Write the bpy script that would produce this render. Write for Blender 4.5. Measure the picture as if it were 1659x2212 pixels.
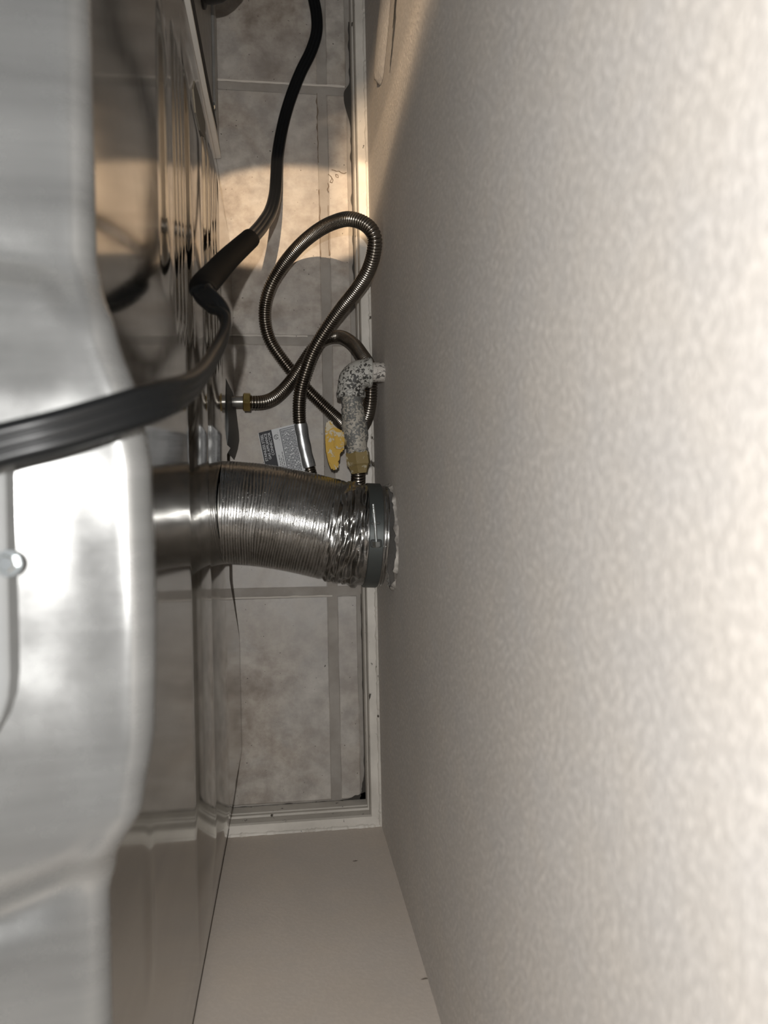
import bpy, bmesh, math, random
from mathutils import Vector, Matrix, noise

random.seed(7)
SC = bpy.context.scene
for o in list(bpy.data.objects):
    bpy.data.objects.remove(o)

# ------------------------------------------------------------------ camera
cd = bpy.data.cameras.new('camera')
cam = bpy.data.objects.new('camera', cd)
SC.collection.objects.link(cam)
cd.sensor_fit = 'VERTICAL'
cd.sensor_height = 36.0
cd.lens = 36.0 * 1662.0 / 2212.0
cd.clip_start = 0.01
th, ro = math.atan(207.5 / 1662.0), math.radians(1.2)
fw = Vector((math.sin(th), 0, -math.cos(th)))
r0, u0 = Vector((math.cos(th), 0, math.sin(th))), Vector((0, 1, 0))
rt = r0 * math.cos(ro) - u0 * math.sin(ro)
up = u0 * math.cos(ro) + r0 * math.sin(ro)
cam.matrix_world = Matrix(((rt.x, up.x, -fw.x, 0), (rt.y, up.y, -fw.y, 0), (rt.z, up.z, -fw.z, 1.0), (0, 0, 0, 1)))
cd.dof.use_dof = True
cd.dof.focus_distance = 0.88
cd.dof.aperture_fstop = 8.0
SC.camera = cam

# ------------------------------------------------------------------ light
W = bpy.data.worlds.new('World')
SC.world = W
W.use_nodes = True
W.node_tree.nodes['Background'].inputs[0].default_value = (0.93, 0.96, 1.0, 1)
W.node_tree.nodes['Background'].inputs[1].default_value = 0.20

def lamp(name, kind, loc, target, power, color, **kw):
    l = bpy.data.lights.new(name, kind)
    l.energy = power
    l.color = color
    for k, v in kw.items():
        setattr(l, k, v)
    o = bpy.data.objects.new(name, l)
    SC.collection.objects.link(o)
    o.location = loc
    d = Vector(target) - Vector(loc)
    o.rotation_euler = d.to_track_quat('-Z', 'Y').to_euler()
    return o

# the phone's flash, just beside the lens
lamp('flash', 'SPOT', (-0.014, 0.014, 1.14), (0.02, 0, 0), 17.0, (1.0, 0.985, 0.962),
     spot_size=math.radians(150), spot_blend=0.6, shadow_soft_size=0.004)
# two added spots, beams squeezed to imitate a shaft of warm room light
s = lamp('warm_floor_spot', 'SPOT', (-0.02, 0.33, 1.9), (0.0, 0.39, 0.0), 185.0, (1.0, 0.74, 0.49),
         spot_size=math.radians(9.0), spot_blend=0.22, shadow_soft_size=0.006, use_square=True)
s.rotation_euler = (math.radians(1.55), math.radians(-0.9), math.radians(4.0))
s.scale = (1.0, 0.46, 1.0)
s2 = lamp('warm_wall_spot', 'SPOT', (-0.36, 0.30, 1.9), (0.107, 0.425, 0.22), 120.0, (1.0, 0.72, 0.45),
          spot_size=math.radians(17), spot_blend=0.7, shadow_soft_size=0.03, use_square=True)
s2.scale = (0.34, 1.0, 1.0)

SC.view_settings.view_transform = 'Standard'
SC.view_settings.look = 'None'
SC.view_settings.gamma = 1.0
SC.view_settings.use_curve_mapping = False
SC.view_settings.exposure = 0.0
try:
    SC.cycles.use_denoising = True
    SC.cycles.max_bounces = 8
    SC.cycles.caustics_reflective = True
    SC.cycles.blur_glossy = 0.5
except Exception:
    pass

# ------------------------------------------------------------------ helpers
COL = SC.collection

def link(name, data, mats=None, parent=None):
    o = bpy.data.objects.new(name, data)
    COL.objects.link(o)
    if mats is not None and hasattr(data, 'materials') and len(data.materials) == 0:
        for m in (mats if isinstance(mats, (list, tuple)) else [mats]):
            data.materials.append(m)
    if parent is not None:
        o.parent = parent
        o.matrix_parent_inverse = Matrix.Translation(-Vector(parent.location))
    return o

def obj(name, bm, mats, parent=None, smooth=False, angle=None):
    me = bpy.data.meshes.new(name)
    bmesh.ops.recalc_face_normals(bm, faces=bm.faces[:])
    bm.to_mesh(me)
    bm.free()
    if smooth:
        for p in me.polygons:
            p.use_smooth = True
        if angle:
            me.set_sharp_from_angle(angle=math.radians(angle))
    return link(name, me, mats, parent)

def empty(name, loc, label, cat):
    o = bpy.data.objects.new(name, None)
    COL.objects.link(o)
    o.location = loc
    o.empty_display_size = 0.05
    o['label'] = label
    o['category'] = cat
    return o

def tag(o, label=None, cat=None, kind=None):
    if label: o['label'] = label
    if cat: o['category'] = cat
    if kind: o['kind'] = kind
    return o

def box(bm, x0, x1, y0, y1, z0, z1, bev=0.0, seg=2):
    vs = [bm.verts.new(p) for p in ((x0, y0, z0), (x1, y0, z0), (x1, y1, z0), (x0, y1, z0),
                                     (x0, y0, z1), (x1, y0, z1), (x1, y1, z1), (x0, y1, z1))]
    fs = [bm.faces.new([vs[i] for i in q]) for q in ((3, 2, 1, 0), (4, 5, 6, 7), (0, 1, 5, 4), (1, 2, 6, 5), (2, 3, 7, 6), (3, 0, 4, 7))]
    if bev:
        es = set(e for f in fs for e in f.edges)
        bmesh.ops.bevel(bm, geom=list(es), offset=bev, segments=seg, affect='EDGES', profile=0.5)
    return bm

def catmull(P, n):
    P = [Vector(p) for p in P]
    Q = [P[0] * 2 - P[1]] + P + [P[-1] * 2 - P[-2]]
    out = []
    for i in range(1, len(Q) - 2):
        p0, p1, p2, p3 = Q[i - 1:i + 3]
        # centripetal form keeps uneven points from overshooting
        t0 = 0.0
        t1 = t0 + max((p1 - p0).length, 1e-6) ** 0.5
        t2 = t1 + max((p2 - p1).length, 1e-6) ** 0.5
        t3 = t2 + max((p3 - p2).length, 1e-6) ** 0.5
        for k in range(n):
            t = t1 + (t2 - t1) * k / n
            a1 = p0.lerp(p1, (t - t0) / (t1 - t0)); a2 = p1.lerp(p2, (t - t1) / (t2 - t1)); a3 = p2.lerp(p3, (t - t2) / (t3 - t2))
            b1 = a1.lerp(a2, (t - t0) / (t2 - t0)); b2 = a2.lerp(a3, (t - t1) / (t3 - t1))
            out.append(b1.lerp(b2, (t - t1) / (t2 - t1)))
    out.append(P[-1].copy())
    return out

def smooth_pts(P, it):
    P = [p.copy() for p in P]
    for _ in range(it):
        P = [P[0]] + [(P[i - 1] + P[i] * 2 + P[i + 1]) / 4 for i in range(1, len(P) - 1)] + [P[-1]]
    return P

def resample(P, step):
    out = [P[0].copy()]
    acc = 0.0
    for a, b in zip(P, P[1:]):
        L = (b - a).length
        if L < 1e-9: continue
        while acc + L >= step:
            t = (step - acc) / L
            a = a.lerp(b, t)
            out.append(a.copy())
            L = (b - a).length
            acc = 0.0
            if L < 1e-9: break
        acc += L
    return out

def frames(P, hint=None):
    T = []
    for i in range(len(P)):
        a, b = P[max(i - 1, 0)], P[min(i + 1, len(P) - 1)]
        T.append((b - a).normalized())
    N = []
    if hint is None:
        n = T[0].orthogonal().normalized()
        for i, t in enumerate(T):
            n = (n - t * n.dot(t)).normalized()
            N.append(n)
    else:
        prev = None
        for i, t in enumerate(T):
            h = hint(P[i])
            n = h - t * h.dot(t)
            if n.length < 0.15 and prev is not None:
                n = prev - t * prev.dot(t)
            n.normalize()
            if prev is not None:
                n = (n * 0.35 + prev * 0.65); n = (n - t * n.dot(t)).normalized()
            N.append(n); prev = n
    return T, N

def sweep(bm, P, sect, scale=None, hint=None, cap=True):
    """sect: list of (a, b) offsets along (normal, binormal); scale(i) multiplies it"""
    T, N = frames(P, hint)
    rings = []
    for i, p in enumerate(P):
        B = T[i].cross(N[i])
        s = scale(i) if scale else 1.0
        rings.append([bm.verts.new(p + (N[i] * a + B * b) * s) for a, b in sect])
    m = len(sect)
    for r, q in zip(rings, rings[1:]):
        for k in range(m):
            bm.faces.new((r[k], r[(k + 1) % m], q[(k + 1) % m], q[k]))
    if cap:
        bm.faces.new(rings[0][::-1]); bm.faces.new(rings[-1])
    return rings

def circ(r, n):
    return [(r * math.cos(2 * math.pi * k / n), r * math.sin(2 * math.pi * k / n)) for k in range(n)]

def lathe(bm, prof, origin, axis, n=32, jit=None):
    """prof: list of (along, radius)"""
    ax = Vector(axis).normalized()
    u = ax.orthogonal().normalized(); v = ax.cross(u)
    o = Vector(origin)
    rings = []
    for a, r in prof:
        if r < 1e-6:
            rings.append([bm.verts.new(o + ax * a)])
        else:
            ring = []
            for k in range(n):
                t = 2 * math.pi * k / n
                rr = r * (1 + (jit(a, t) if jit else 0))
                ring.append(bm.verts.new(o + ax * a + (u * math.cos(t) + v * math.sin(t)) * rr))
            rings.append(ring)
    for r, q in zip(rings, rings[1:]):
        if len(r) == 1 and len(q) == 1: continue
        for k in range(n):
            if len(r) == 1: bm.faces.new((r[0], q[(k + 1) % n], q[k]))
            elif len(q) == 1: bm.faces.new((r[k], r[(k + 1) % n], q[0]))
            else: bm.faces.new((r[k], r[(k + 1) % n], q[(k + 1) % n], q[k]))
    for r in (rings[0], rings[-1]):
        if len(r) > 2:
            bm.faces.new(r)

def interp(tab, x):
    if x <= tab[0][0]: return tab[0][1]
    for (a, va), (b, vb) in zip(tab, tab[1:]):
        if x <= b:
            t = (x - a) / (b - a)
            t = t * t * (3 - 2 * t) * 0.5 + t * 0.5
            return va + (vb - va) * t
    return tab[-1][1]

def sstep(a, b, x):
    t = min(max((x - a) / (b - a), 0.0), 1.0)
    return t * t * (3 - 2 * t)

# ------------------------------------------------------------------ materials
class Mat:
    def __init__(self, name, color, rough=0.5, metal=0.0, spec=0.5):
        self.m = bpy.data.materials.new(name)
        self.m.use_nodes = True
        self.nt = self.m.node_tree
        self.b = self.nt.nodes['Principled BSDF']
        self.b.inputs['Base Color'].default_value = (*color, 1)
        self.b.inputs['Roughness'].default_value = rough
        self.b.inputs['Metallic'].default_value = metal
        self.b.inputs['Specular IOR Level'].default_value = spec
        self.tc = None
    def n(self, t, **kw):
        x = self.nt.nodes.new(t)
        for k, v in kw.items():
            if k.startswith('i_'):
                x.inputs[k[2:].replace('_', ' ')].default_value = v
            else:
                setattr(x, k, v)
        return x
    def l(self, a, b): self.nt.links.new(a, b)
    def coord(self, scale=(1, 1, 1)):
        if self.tc is None: self.tc = self.n('ShaderNodeTexCoord')
        mp = self.n('ShaderNodeMapping')
        mp.inputs['Scale'].default_value = scale
        self.l(self.tc.outputs['Object'], mp.inputs['Vector'])
        return mp.outputs['Vector']
    def noise(self, scale, detail=3, rough=0.55, vec=(1, 1, 1), dist=0.0):
        x = self.n('ShaderNodeTexNoise', i_Scale=scale, i_Detail=detail, i_Roughness=rough, i_Distortion=dist)
        self.l(self.coord(vec), x.inputs['Vector'])
        return x.outputs['Fac']
    def ramp(self, fac, stops, interp='LINEAR'):
        x = self.n('ShaderNodeValToRGB')
        x.color_ramp.interpolation = interp
        el = x.color_ramp.elements
        while len(el) > 1: el.remove(el[-1])
        el[0].position = stops[0][0]; c = stops[0][1]
        el[0].color = (*c, 1) if isinstance(c, tuple) else (c, c, c, 1)
        for p, c in stops[1:]:
            e = el.new(p); e.color = (*c, 1) if isinstance(c, tuple) else (c, c, c, 1)
        self.l(fac, x.inputs['Fac'])
        return x.outputs['Color']
    def mix(self, fac, a, b, mode='MIX'):
        x = self.n('ShaderNodeMix', data_type='RGBA', blend_type=mode)
        for s, v in ((x.inputs[0], fac), (x.inputs[6], a), (x.inputs[7], b)):
            if hasattr(v, 'is_linked') or hasattr(v, 'links'): self.l(v, s)
            elif isinstance(v, tuple): s.default_value = (*v, 1)
            else: s.default_value = v
        return x.outputs[2]
    def color(self, c): self.l(c, self.b.inputs['Base Color']); return self
    def rough(self, c): self.l(c, self.b.inputs['Roughness']); return self
    def bump(self, h, strength=0.3, dist=0.001, prev=None):
        x = self.n('ShaderNodeBump')
        x.inputs['Strength'].default_value = strength
        x.inputs['Distance'].default_value = dist
        self.l(h, x.inputs['Height'])
        if prev is not None: self.l(prev, x.inputs['Normal'])
        self.l(x.outputs['Normal'], self.b.inputs['Normal'])
        return x.outputs['Normal']

def M_wall(name, base, k=1.0, str_=0.2):
    m = Mat(name, base, 0.72)
    big = m.noise(5, 4, 0.6)
    blot = m.noise(270, 3, 0.55, dist=0.15)
    hue = m.noise(22, 3, 0.55)
    fine = m.noise(700, 3, 0.6)
    c1 = m.ramp(big, [(0.3, tuple(x * 0.93 for x in base)), (0.7, tuple(min(x * 1.05, 1) for x in base))])
    bl = m.ramp(blot, [(0.44, 0.82), (0.54, 0.90), (0.66, 1.04)])
    c1 = m.mix(1.0, c1, m.ramp(hue, [(0.35, (0.965, 0.97, 0.975)), (0.65, (1.0, 0.99, 0.97))]), 'MULTIPLY')
    m.color(m.mix(0.85 * k, c1, bl, 'MULTIPLY'))
    h = m.ramp(blot, [(0.40, 0.0), (0.62, 1.0)])
    nn = m.bump(h, str_, 0.0008)
    m.bump(fine, 0.12, 0.0005, nn)
    return m.m

wall_m = M_wall('painted_textured_wall', (0.66, 0.62, 0.58))
end_m = M_wall('painted_smooth_wall', (0.585, 0.52, 0.46), 0.25, 0.10)

def M_tile():
    m = Mat('taupe_tile', (0.36, 0.32, 0.28), 0.42)
    a = m.noise(9, 5, 0.62, dist=0.6)
    b = m.noise(34, 5, 0.65)
    c = m.noise(260, 2, 0.5)
    d = m.noise(3.2, 3, 0.5)
    base = m.ramp(a, [(0.36, (0.25, 0.205, 0.165)), (0.46, (0.34, 0.295, 0.25)), (0.55, (0.39, 0.36, 0.325)), (0.65, (0.49, 0.455, 0.415))])
    base = m.mix(0.38, base, m.ramp(b, [(0.36, (0.13, 0.105, 0.085)), (0.5, (0.35, 0.31, 0.27)), (0.63, (0.56, 0.52, 0.46))]))
    base = m.mix(m.ramp(d, [(0.45, 0.0), (0.7, 0.5)]), base, (0.40, 0.39, 0.38))
    spk = m.ramp(c, [(0.245, (0.10, 0.085, 0.07)), (0.275, (1, 1, 1))])
    m.color(m.mix(1.0, base, spk, 'MULTIPLY'))
    m.rough(m.ramp(b, [(0.3, 0.36), (0.7, 0.55)]))
    m.bump(b, 0.12, 0.0008)
    return m.m
tile_m = M_tile()

def M_grout():
    m = Mat('grey_grout', (0.25, 0.23, 0.2), 0.85)
    a = m.noise(18, 4, 0.6); b = m.noise(120, 4, 0.7)
    base = m.ramp(a, [(0.3, (0.235, 0.21, 0.185)), (0.6, (0.33, 0.305, 0.275)), (0.8, (0.36, 0.33, 0.30))])
    st = m.ramp(m.noise(9, 2, 0.5), [(0.60, 0.0), (0.70, 0.7)])
    m.color(m.mix(st, base, (0.11, 0.08, 0.055)))
    m.bump(b, 0.5, 0.0012)
    return m.m
grout_m = M_grout()
grime_m = Mat('dark_grime', (0.045, 0.04, 0.034), 0.9); grime_m = grime_m.m
rim_m = Mat('pale_grout_haze', (0.52, 0.48, 0.43), 0.8).m

def M_base():
    m = Mat('off_white_baseboard_paint', (0.62, 0.58, 0.52), 0.5)
    a = m.noise(90, 4, 0.65, vec=(1, 0.5, 1)); b = m.noise(22, 4, 0.6); c = m.noise(6, 3, .5)
    base = m.ramp(b, [(0.3, (0.46, 0.43, 0.385)), (0.65, (0.60, 0.565, 0.51))])
    chip = m.ramp(a, [(0.325, (0.10, 0.085, 0.07)), (0.36, (1, 1, 1))])
    m.color(m.mix(1.0, base, chip, 'MULTIPLY'))
    m.bump(a, 0.35, 0.001)
    return m.m
base_m = M_base()

def M_steel(name, col, rough, metal, streak=0.25, dirt=0.3):
    m = Mat(name, col, rough, metal)
    a = m.noise(3, 4, 0.6, vec=(1, 14, 2)); b = m.noise(60, 4, 0.6); c = m.noise(7, 3, 0.5)
    lo = tuple(x * (1 - streak) for x in col)
    base = m.ramp(a, [(0.3, lo), (0.7, col)])
    base = m.mix(m.ramp(c, [(0.5, 0.0), (0.8, dirt)]), base, tuple(x * 0.55 for x in col))
    m.color(base)
    m.rough(m.ramp(b, [(0.3, rough * 0.9), (0.7, rough * 1.2)]))
    return m.m
panel_m = M_steel('glossy_galvanized_panel', (0.47, 0.455, 0.425), 0.10, 1.0, 0.2, 0.35)
shoul_m = M_steel('satin_silver_panel', (0.26, 0.262, 0.258), 0.25, 0.5, 0.32, 0.4)
cover_m = M_steel('grey_cover_plate', (0.22, 0.225, 0.225), 0.5, 0.2, 0.1, 0.1)
body_m = M_steel('grey_cabinet_paint', (0.42, 0.41, 0.39), 0.4, 0.2, 0.1, 0.2)
washer_m = M_steel('dark_grey_washer_panel', (0.30, 0.295, 0.28), 0.35, 0.5, 0.2, 0.3)
flange_m = M_steel('pale_sheet_edge', (0.74, 0.72, 0.68), 0.5, 0.1, 0.1, 0.2)
screw_m = Mat('zinc_screw', (0.72, 0.76, 0.77), 0.25, 1.0).m
dark_m = Mat('gap_shade_black', (0.012, 0.012, 0.012), 0.8).m
bracket_m = Mat('dark_grey_bracket', (0.05, 0.052, 0.05), 0.55, 0.0, 0.3).m
pipe_grey_m = Mat('grey_inlet_pipe', (0.30, 0.29, 0.27), 0.35, 0.8).m

def M_hose():
    m = Mat('stainless_corrugated', (0.3, 0.27, 0.24), 0.26, 1.0)
    a = m.noise(40, 3, 0.6)
    m.color(m.ramp(a, [(0.3, (0.20, 0.175, 0.15)), (0.7, (0.32, 0.295, 0.26))]))
    return m.m
hose_m = M_hose()

def M_foil():
    m = Mat('aluminium_foil', (0.42, 0.415, 0.40), 0.24, 1.0)
    a = m.noise(170, 3, 0.65, vec=(2.2, 1, 1)); b = m.noise(60, 3, 0.6, dist=0.8)
    m.color(m.ramp(b, [(0.3, (0.235, 0.232, 0.222)), (0.7, (0.31, 0.31, 0.305))]))
    m.rough(m.ramp(b, [(0.3, 0.19), (0.7, 0.27)]))
    spk = m.noise(620, 2, 0.6, vec=(1.6, 0.8, 0.8))
    n_ = m.bump(a, 0.14, 0.0008)
    m.bump(m.ramp(spk, [(0.60, 0.0), (0.70, 1.0)]), 0.35, 0.0005, n_)
    return m.m
foil_m = M_foil()
clamp_m = M_steel('dark_clamp_band', (0.065, 0.072, 0.07), 0.42, 0.5, 0.1, 0.2)
brass_m = Mat('brass', (0.60, 0.45, 0.16), 0.28, 1.0)
brass_m.color(brass_m.ramp(brass_m.noise(70, 3), [(0.35, (0.36, 0.27, 0.10)), (0.65, (0.62, 0.47, 0.18))])); brass_m = brass_m.m

def M_paintpipe(name, under, paint, lo, hi, sc=380):
    m = Mat(name, paint, 0.6)
    a = m.noise(sc, 4, 0.62, dist=0.5); g = m.noise(48, 3, 0.5, dist=0.4)
    msk = m.n('ShaderNodeMath', operation='ADD')
    m.l(a, msk.inputs[0])
    k = m.n('ShaderNodeMath', operation='MULTIPLY_ADD'); m.l(g, k.inputs[0]); k.inputs[1].default_value = 0.55; k.inputs[2].default_value = -0.275
    m.l(k.outputs[0], msk.inputs[1])
    f = m.ramp(msk.outputs[0], [(lo, 0.0), (hi, 1.0)])
    m.color(m.mix(f, under, paint))
    m.bump(f, 0.35, 0.0008)
    return m.m
elbow_m = M_paintpipe('overpainted_iron_elbow', (0.03, 0.028, 0.025), (0.37, 0.36, 0.33), 0.47, 0.50)
nipple_m = M_paintpipe('half_painted_valve', (0.105, 0.105, 0.10), (0.33, 0.305, 0.26), 0.51, 0.555)
yellow_m = M_paintpipe('yellow_handle_overpainted', (0.40, 0.235, 0.006), (0.40, 0.35, 0.25), 0.535, 0.58, 150)
nut_m = M_paintpipe('brass_nut_overpainted', (0.19, 0.14, 0.055), (0.40, 0.36, 0.26), 0.55, 0.62, 90)

def M_cord():
    m = Mat('black_cord_vinyl', (0.005, 0.0055, 0.006), 0.34, 0.0, 0.22)
    return m.m
cord_m = M_cord()
sleeve_m = Mat('black_sleeve', (0.0025, 0.0025, 0.0025), 0.6, 0.0, 0.08).m
rubber_m = Mat('black_rubber', (0.005, 0.005, 0.005), 0.4, 0.0, 0.12).m
tagw_m = Mat('white_tag', (0.55, 0.56, 0.57), 0.65, 0.0, 0.2).m
tagd_m = Mat('charcoal_tag_panel', (0.055, 0.055, 0.06), 0.7, 0.0, 0.15).m
tagi_m = Mat('dark_tag_ink', (0.06, 0.06, 0.065), 0.5).m
tagg_m = Mat('grey_tag_cells', (0.13, 0.135, 0.15), 0.6, 0.0, 0.2).m
tags_m = M_steel('silver_tag_wrap', (0.62, 0.63, 0.64), 0.28, 0.85, 0.2, 0.3)
caulk_m = Mat('rough_white_caulk', (0.52, 0.48, 0.43), 0.85)
caulk_m.bump(caulk_m.noise(140, 4), 0.8, 0.002)
caulk_m.color(caulk_m.ramp(caulk_m.noise(60, 4), [(0.35, (0.16, 0.145, 0.13)), (0.65, (0.46, 0.43, 0.39))]))
caulk_m = caulk_m.m

# ------------------------------------------------------------------ room shell
XW, YE = 0.107, -0.388
bm = bmesh.new(); box(bm, -0.95, XW + 0.05, YE - 0.06, 1.35, -0.03, -0.0022)
floor = tag(obj('floor', bm, grout_m), 'taupe stone-look tiles with wide grey grout joints', kind='structure')
bm = bmesh.new(); box(bm, XW, XW + 0.06, YE - 0.06, 1.35, -0.03, 2.3)
wallr = tag(obj('wall_right', bm, wall_m), 'beige orange-peel textured wall filling the right half', kind='structure')
bm = bmesh.new(); box(bm, -0.95, XW + 0.06, YE - 0.06, YE, -0.03, 2.3)
walle = tag(obj('wall_bottom', bm, end_m), 'plain beige end wall at the bottom of the gap', kind='structure')

# tiles, each its own part of the floor
gj = 0.0062
XJ = 0.055
rows = [(-0.3715, -0.1015 - gj), (-0.1015 + gj, 0.2245 - gj), (0.2245 + gj, 0.5505 - gj), (0.5505 + gj, 0.8765 - gj), (0.8765 + gj, 1.2)]
cols = [(-0.59, -0.275 - gj), (-0.275 + gj, XJ - gj), (XJ + gj, 0.0868)]
for ci, (x0, x1) in enumerate(cols):
    for ri, (y0, y1) in enumerate(rows):
        bm = bmesh.new()
        cut = ci == 2
        n = 7
        pts = []
        jx = 0.0 if not cut else 1.0
        def w(a): return random.uniform(-a, a)
        for k in range(n): pts.append((x0 + (x1 - x0) * k / n, y0 + w(0.0005)))
        for k in range(n): pts.append((x1 + w(0.0011 if cut else 0.0005), y0 + (y1 - y0) * k / n))
        for k in range(n): pts.append((x1 - (x1 - x0) * k / n, y1 + w(0.0005)))
        for k in range(n): pts.append((x0 + w(0.0005), y1 - (y1 - y0) * k / n))
        cx, cy = (x0 + x1) / 2, (y0 + y1) / 2
        def ring(z, inset):
            r = []
            for px, py in pts:
                dx = min(max(px, x0 + inset), x1 - inset) if inset else px
                dy = min(max(py, y0 + inset), y1 - inset) if inset else py
                r.append(bm.verts.new((dx, dy, z)))
            return r
        A, B, Cc = ring(-0.008, 0), ring(-0.0009, 0), ring(0.0, 0.0011)
        m = len(pts)
        for r, q in ((A, B), (B, Cc)):
            for k in range(m): bm.faces.new((r[k], r[(k + 1) % m], q[(k + 1) % m], q[k]))
        bm.faces.new(Cc)
        t = obj('tile', bm, tile_m, floor)
        # rows are not laid quite true
        ang = math.radians(-0.55 if ri in (1, 2) else -0.25)
        c0 = Vector((0.0, y0, 0))
        for v in t.data.vertices:
            d = v.co - c0
            v.co = c0 + Vector((d.x, d.y + d.x * math.tan(ang) * (1 if ci < 2 else 1), d.z))

# pale smeared edge of grout along the cross joints
for y, x0, x1, side in ((0.5505, -0.09, 0.085, 1), (0.2245, -0.08, 0.03, 1), (-0.1015, -0.11, 0.055, -1)):
    bm = bmesh.new()
    n = 60; L = []
    for k in range(n + 1):
        x = x0 + (x1 - x0) * k / n
        yy = y + side * (gj - 0.0006) + x * math.tan(math.radians(-0.5)) + 0.0004 * noise.noise(Vector((x * 90, y, 0)))
        wd = 0.0012 + 0.0011 * max(0, noise.noise(Vector((x * 60, y * 9, 3))))
        L.append((bm.verts.new((x, yy - side * wd, -0.0004)), bm.verts.new((x, yy + side * wd * 0.6, 0.0003))))
    for a, b in zip(L, L[1:]): bm.faces.new((a[0], b[0], b[1], a[1]))
    tag(obj('grout_smear', bm, rim_m, floor), 'pale dried edge of a grout joint')

# dark broken gap between tiles and baseboards
def gap_strip(P, wfun, z, name, mat, parent, lab=None):
    bm = bmesh.new(); L = []
    for i, (x, y, nx, ny) in enumerate(P):
        w0, w1 = wfun(i, x, y)
        L.append((bm.verts.new((x - nx * w0, y - ny * w0, z)), bm.verts.new((x + nx * w1, y + ny * w1, z))))
    for a, b in zip(L, L[1:]): bm.faces.new((a[0], b[0], b[1], a[1]))
    o = obj(name, bm, mat, parent)
    if lab: o['label'] = lab
    return o
P = [(0.0915, 0.30 + 0.34 * k / 120, 1, 0) for k in range(121)]
gap_strip(P, lambda i, x, y: (0.0002 + 0.0042 * max(0.0, noise.noise(Vector((y * 55, 2, 0))) - 0.05) + (0.008 * sstep(0.50, 0.54, y) * sstep(0.56, 0.545, y)), 0.0015), 0.0004, 'grime_line', grime_m, floor, 'dark broken gap along the right baseboard, upper stretch')
P = [(0.0925, -0.376 + 0.27 * k / 120, 1, 0) for k in range(121)]
gap_strip(P, lambda i, x, y: (0.0007 + 0.0012 * max(0.0, noise.noise(Vector((y * 60, 5, 0)))) + 0.0065 * sstep(-0.335, -0.372, y) * (0.8 + 0.5 * noise.noise(Vector((y * 200, 5, 0)))), 0.001), 0.0004, 'grime_line', grime_m, floor, 'dark crack along the right baseboard, lower stretch')
P = [(-0.09 + 0.183 * k / 110, -0.3745, 0, -1) for k in range(111)]
gap_strip(P, lambda i, x, y: (0.0012 + 0.0014 * max(0.0, noise.noise(Vector((x * 70, 8, 0)))) + 0.010 * sstep(0.062, 0.093, x) * (0.8 + 0.5 * noise.noise(Vector((x * 160, 1, 0)))), 0.004), 0.0004, 'grime_line', grime_m, floor, 'dark crack along the end baseboard with black corner stain')
# brown worn edges of the long joint near the wall
stain_m = Mat('brown_joint_stain', (0.15, 0.115, 0.085), 0.9).m
for (xa, ya, yb, amp, sd) in ((0.0485, 0.455, 0.545, 0.0042, 1), (0.0490, 0.33, 0.42, 0.0028, 4), (0.0600, 0.335, 0.40, 0.0026, 9)):
    P = [(xa, ya + (yb - ya) * k / 60, 1, 0) for k in range(61)]
    gap_strip(P, lambda i, x, y: (0.0003 + amp * max(0.0, noise.noise(Vector((y * 85, sd, 0)))), 0.0003 + amp * max(0.0, noise.noise(Vector((y * 70, sd + 7, 0))))), 0.0004, 'joint_stain', stain_m, floor, 'brown stain on the long grout joint')
# outlines of small glaze chips beside the joint
bm = bmesh.new()
def poly_line(pts, r=0.0006):
    P = [Vector((x, y, 0.0004)) for x, y in pts]
    for a, b in zip(P, P[1:]):
        d = (b - a).normalized(); nrm = Vector((-d.y, d.x, 0)) * r * random.uniform(0.7, 1.5)
        vs = [bm.verts.new(q) for q in (a - nrm, b - nrm * 0.8, b + nrm * 0.8, a + nrm)]
        bm.faces.new(vs)
poly_line([(0.0655, 0.4462), (0.0692, 0.4455), (0.0720, 0.4442), (0.0752, 0.4448), (0.0780, 0.4425), (0.0815, 0.4418), (0.0850, 0.4430)])
poly_line([(0.0610, 0.4405), (0.0640, 0.4380), (0.0672, 0.4330), (0.0660, 0.4292), (0.0632, 0.4298), (0.0655, 0.4350)])
poly_line([(0.0705, 0.4402), (0.0738, 0.4396), (0.0742, 0.4362), (0.0712, 0.4370), (0.0705, 0.4402)])
poly_line([(0.0602, 0.4290), (0.0618, 0.4250), (0.0595, 0.4210), (0.0612, 0.4170)])
tag(obj('chip_outline', bm, stain_m, floor), 'brown outlines of small chips in the tile glaze')
# specks of grit
bm = bmesh.new()
for _ in range(40):
    x, y = random.uniform(-0.07, 0.085), random.uniform(-0.36, 0.56)
    r = random.uniform(0.0003, 0.0008)
    vs = [bm.verts.new((x + r * math.cos(a) * random.uniform(.6, 1.3), y + r * math.sin(a) * random.uniform(.6, 1.3), 0.0006)) for a in (0, 1.2, 2.5, 3.8, 5.1)]
    top = bm.verts.new((x, y, 0.0006 + r * 0.6))
    for k in range(5): bm.faces.new((vs[k], vs[(k + 1) % 5], top))
tag(obj('floor_grit', bm, grime_m, floor), 'dark specks of grit scattered over the tiles', kind='stuff')

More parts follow.
